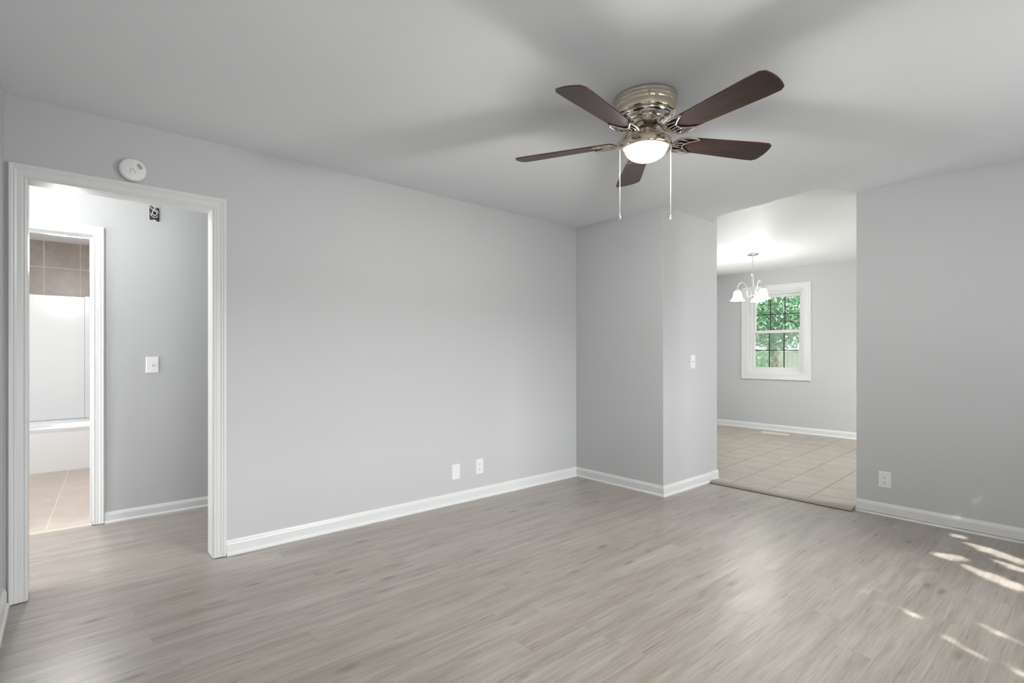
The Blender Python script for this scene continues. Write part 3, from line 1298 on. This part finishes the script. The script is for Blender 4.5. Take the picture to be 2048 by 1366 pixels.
# pull chains with crystal drops, hung from the fitter's sides across the line of sight
rv = Vector((cos(radians(YAW)), -sin(radians(YAW))))
fv = Vector((sin(radians(YAW)), cos(radians(YAW))))
CRYSTAL = mk_glass('crystal_drop', .35, (.9, .9, .9))
for s, zend, off in ((-1.0, -.560, .1265), (1.0, -.566, .1215)):
    p = rv * (s * off) + fv * .0
    zt = -.236
    bm = B()
    tube(bm, [(p.x, p.y, zt), (p.x, p.y, zend)], .0009, 6)
    n = 74
    for i in range(n):
        z = zt - .004 - (abs(zend - zt) - .008) * i / (n - 1)
        bmesh.ops.create_icosphere(bm, subdivisions=1, radius=.0019, matrix=Matrix.Translation((p.x, p.y, z)))
    tube(bm, [(p.x * .97, p.y * .97, zt + .002), (p.x, p.y, zt)], .0035, 8)
    ch = obj('pull_chain', bm, CHAIN, fan)
    bm = B()
    lathe(bm, [(.0006, zend + .004), (.0025, zend), (.0028, zend - .004), (.0055, zend - .012), (.0072, zend - .018), (.0062, zend - .024), (.003, zend - .028), (.0005, zend - .029)], 16, (p.x, p.y))
    obj('pendant', bm, SATIN if False else CHAIN, ch)
lamp('fan_bulb', 'POINT', (FAN[0], FAN[1], H - .270), 64, (1, .985, .96), radius=.05)

# ------------------------------------------------------------------ chandelier
CH = (6.766, 3.052)
ch = thing('chandelier', 'satin nickel chandelier with three lit white bell shades hanging in the dining room', 'chandelier', (CH[0], CH[1], HD))
bm = B()
lathe(bm, [(.0005, 0), (.070, 0), (.072, -.005), (.066, -.012), (.050, -.018), (.022, -.024), (.012, -.030), (.011, -.036), (.0005, -.038)], 40)
obj('ceiling_canopy', bm, SATIN, ch)
bm = B()
z = -.036
k = 0
while z > -.245:
    pts = []
    for i in range(12):
        a = 2 * pi * i / 12
        u, w = .0065 * cos(a), .0125 * sin(a)
        pts.append((u, 0, z - .0115 + w) if k % 2 == 0 else (0, u, z - .0115 + w))
    tube(bm, pts, .0021, 6, closed=True)
    z -= .0205
    k += 1
obj('chain', bm, SATIN, ch)
bm = B()
lathe(bm, [(.003, -.243), (.008, -.252), (.0185, -.262), (.019, -.270), (.011, -.276), (.0105, -.30), (.0135, -.32), (.0115, -.34), (.0105, -.47), (.013, -.50), (.024, -.515), (.030, -.53), (.030, -.548), (.024, -.562),
           (.012, -.572), (.010, -.585), (.013, -.595), (.008, -.606), (.0005, -.61)], 32)
obj('stem', bm, SATIN, ch)
fs = Vector((CH[0], CH[1])).normalized()      # along the line of sight to the chandelier
rs = Vector((fs.y, -fs.x))
for i, deg in enumerate((70, 190, 310)):
    # deg measured in the view: 0 = to the right, 90 = away
    a = radians(deg)
    d = rs * cos(a) + fs * sin(a)
    R = .182
    pts = []
    prof = [(.022, -.545), (.040, -.560), (.058, -.545), (.064, -.50), (.068, -.455), (.080, -.405), (.105, -.372), (.130, -.365), (.155, -.375), (.174, -.402), (.182, -.435), (R, -.452)]
    fine = []
    for j in range(len(prof) - 1):
        p0 = prof[max(j - 1, 0)]
        p1, p2 = prof[j], prof[j + 1]
        p3 = prof[min(j + 2, len(prof) - 1)]
        for t in (0, .33, .67):
            q = []
            for c in (0, 1):
                q.append(.5 * (2 * p1[c] + (p2[c] - p0[c]) * t + (2 * p0[c] - 5 * p1[c] + 4 * p2[c] - p3[c]) * t * t + (3 * p1[c] - p0[c] - 3 * p2[c] + p3[c]) * t ** 3))
            fine.append(q)
    fine.append(prof[-1])
    bm = B()
    tube(bm, [(d.x * r, d.y * r, z) for r, z in fine], .0048, 8)
    arm = obj('arm', bm, SATIN, ch)
    bm = B()
    c = (d.x * R, d.y * R)
    lathe(bm, [(.006, -.448), (.016, -.452), (.026, -.458), (.030, -.466), (.030, -.474), (.027, -.478), (.0005, -.478)], 28, c)
    obj('socket_cap', bm, SATIN, arm)
    bm = B()
    fl = lambda i, a: 1 + (0 if i < 6 else (i - 5) * .012) * cos(8 * a)
    lathe(bm, [(.022, -.476), (.031, -.478), (.040, -.487), (.046, -.502), (.0505, -.525), (.055, -.55), (.063, -.573), (.076, -.592), (.088, -.602), (.0905, -.6035), (.087, -.601)], 64, c, cap=False, flute=fl)
    obj('glass_shade', bm, SHADE, arm)
    lamp('chandelier_bulb', 'POINT', (CH[0] + c[0], CH[1] + c[1], HD - .555), 5, (1, .985, .96), radius=.03)

# ------------------------------------------------------------------ outside
bm = B()
box(bm, -25, 45, -25, 40, -.62, -.5)
o = struct('ground', bm, GRASS)
bm = B()
box(bm, -4, 8.4, -9, SY - .13, -.499, -.47)
struct('added_bounce_slab', bm, paint('pale_concrete', (.46, .45, .44), .9, .4, 60))  # unseen slab added so the ground bounces neutral light, not lawn green

bm = B()
rnd = random.Random(11)
y = 0.0
while y < 12:
    w = .142
    h = 1.30 + rnd.uniform(-.012, .012)
    box(bm, 17.6 + rnd.uniform(-.004, .004), 17.62, y, y + w - .006, -.5, h)
    y += w
f = thing('wooden_fence', 'weathered board fence standing behind the trees outside the dining window', 'fence', (17.6, 6, -.5))
q = obj('fence_boards', bm, FENCE)
bm = B()
for z in (-.2, .4, 1.0):
    box(bm, 17.621, 17.66, 0, 12, z, z + .09)
q2 = obj('fence_rail', bm, FENCE)
for k in (q, q2):
    k.parent = f
    k.matrix_parent_inverse = Matrix.Translation((-17.6, -6, .5))


def leaf_quad(bm, p, s, rnd, flat=0.0):
    n = Vector((rnd.gauss(0, 1), rnd.gauss(0, 1), rnd.gauss(0, 1) + flat))
    n.normalize()
    a = n.orthogonal().normalized()
    a = Matrix.Rotation(rnd.uniform(0, 2 * pi), 3, n) @ a
    b2 = n.cross(a)
    w = .55
    vs = [bm.verts.new(p + a * s), bm.verts.new(p + b2 * s * w + n * s * .15), bm.verts.new(p - a * s), bm.verts.new(p - b2 * s * w + n * s * .15)]
    bm.faces.new(vs)


def trunk(bm, p0, h, r, rnd):
    tube(bm, [(p0[0], p0[1], p0[2]), (p0[0] + .04, p0[1] - .03, p0[2] + h * .4), (p0[0] - .02, p0[1] + .03, p0[2] + h * .75), (p0[0] + .03, p0[1], p0[2] + h)], [r, r * .85, r * .6, r * .25], 10)
    for k in range(7):
        a = rnd.uniform(0, 2 * pi)
        z = p0[2] + h * rnd.uniform(.4, .85)
        L = h * .28
        tube(bm, [(p0[0], p0[1], z), (p0[0] + L * .5 * cos(a), p0[1] + L * .5 * sin(a), z + L * .3), (p0[0] + L * cos(a), p0[1] + L * sin(a), z + L * .45)], [r * .35, r * .22, r * .08], 6)


def tree(name, label, cat, base, h, r, blobs, nleaf, size, m, seed, group=None):
    """blobs: (dx, dy, z, radius) foliage clumps"""
    rnd = random.Random(seed)
    t = thing(name, label, cat, base, group)
    bm = B()
    tot = sum(b[3] ** 2 for b in blobs)
    for dx, dy, z, rad in blobs:
        for i in range(int(nleaf * rad ** 2 / tot)):
            while True:
                v = Vector((rnd.uniform(-1, 1), rnd.uniform(-1, 1), rnd.uniform(-1, 1)))
                if v.length < 1:
                    break
            v = v * rad * (.55 + .45 * v.length)
            leaf_quad(bm, Vector((dx, dy, z)) + v, size * rnd.uniform(.6, 1.3), rnd, .4)
    obj('foliage', bm, m, t, recalc=False)
    bm = B()
    trunk(bm, (0, 0, 0), h, r, rnd)
    obj('trunk', bm, BARK, t)
    return t


tree('garden_tree', 'bright green leafy tree close outside the dining window', 'tree', (12.6, 4.45, -.5), 3.4, .06,
     [(0, .35, 2.7, .7), (-.2, 1.05, 3.0, .75), (.1, .70, 3.8, .8), (.2, 0, 3.4, .6), (.1, 1.45, 3.5, .7), (0, 1.15, 2.3, .5), (0, .25, 2.2, .4), (.1, .8, 2.0, .35)], 4900, .05, LEAF, 3)
tree('garden_tree', 'dull green tree standing farther back beside the board fence', 'tree', (16.0, 6.6, -.5), 3.6, .10,
     [(0, 0.2, 2.3, .7), (0, 1.0, 2.4, .7), (.1, -.6, 2.3, .6), (0, 1.5, 3.2, .8), (0, .3, 3.4, .9), (0, -.9, 3.2, .7)], 3000, .065, LEAF2, 7)
tree('garden_shrub', 'pale leafy shrub below the tree outside the dining window', 'shrub', (10.6, 4.75, -.5), 1.2, .03,
     [(0, .3, 1.72, .26), (0, -.2, 1.62, .2), (0, .05, 1.35, .3)], 420, .04, LEAF, 9)

# shade tree in front of the house: its leaves leave the gaps through which the sun reaches the floor
spots = [  # floor x, floor y, half length along the sun, half width
    (4.45, .665, .035, .02), (3.945, .65, .06, .022), (3.985, .60, .04, .015), (4.24, .44, .17, .035), (4.02, .33, .12, .02), (3.76, .40, .17, .035), (3.66, .22, .1, .02), (3.98, .18, .1, .02),
    (2.96, .60, .035, .012), (2.80, .43, .05, .002), (2.76, .36, .05, .002), (3.03, .32, .07, .003), (2.72, .215, .08, .008)]
shh = Vector((SUN_D.x, SUN_D.y)).normalized()
shn = Vector((-shh.y, shh.x))
rnd = random.Random(21)
shade = thing('shade_tree', 'leafy shade tree standing in front of the house beyond the front window', 'tree', (0.6, -4.6, -.47))
bm = B()
cnt = 0
for i in range(75000):
    # choose a floor point, go back along the sun to the canopy
    fx, fy = rnd.uniform(.4, 7.0), rnd.uniform(-1.1, 1.9)
    ok = True
    for sx, sy, L, Wd in spots:
        dd = Vector((fx - sx, fy - sy))
        mg = .030 if sx > 3.5 else .022
        if (dd.dot(shh) / (L + mg + .005)) ** 2 + (dd.dot(shn) / (Wd + mg)) ** 2 < 1:
            ok = False
            break
    if not ok:
        continue
    dist = rnd.uniform(4.6, 5.6)
    p = Vector((fx, fy, 0)) - SUN_D * dist
    leaf_quad(bm, p - Vector(shade.location), rnd.uniform(.03, .05), rnd)
    cnt += 1
obj('foliage', bm, LEAF, shade, recalc=False)
bm = B()
trunk(bm, (0, 0, 0), 4.2, .14, rnd)
obj('trunk', bm, BARK, shade)
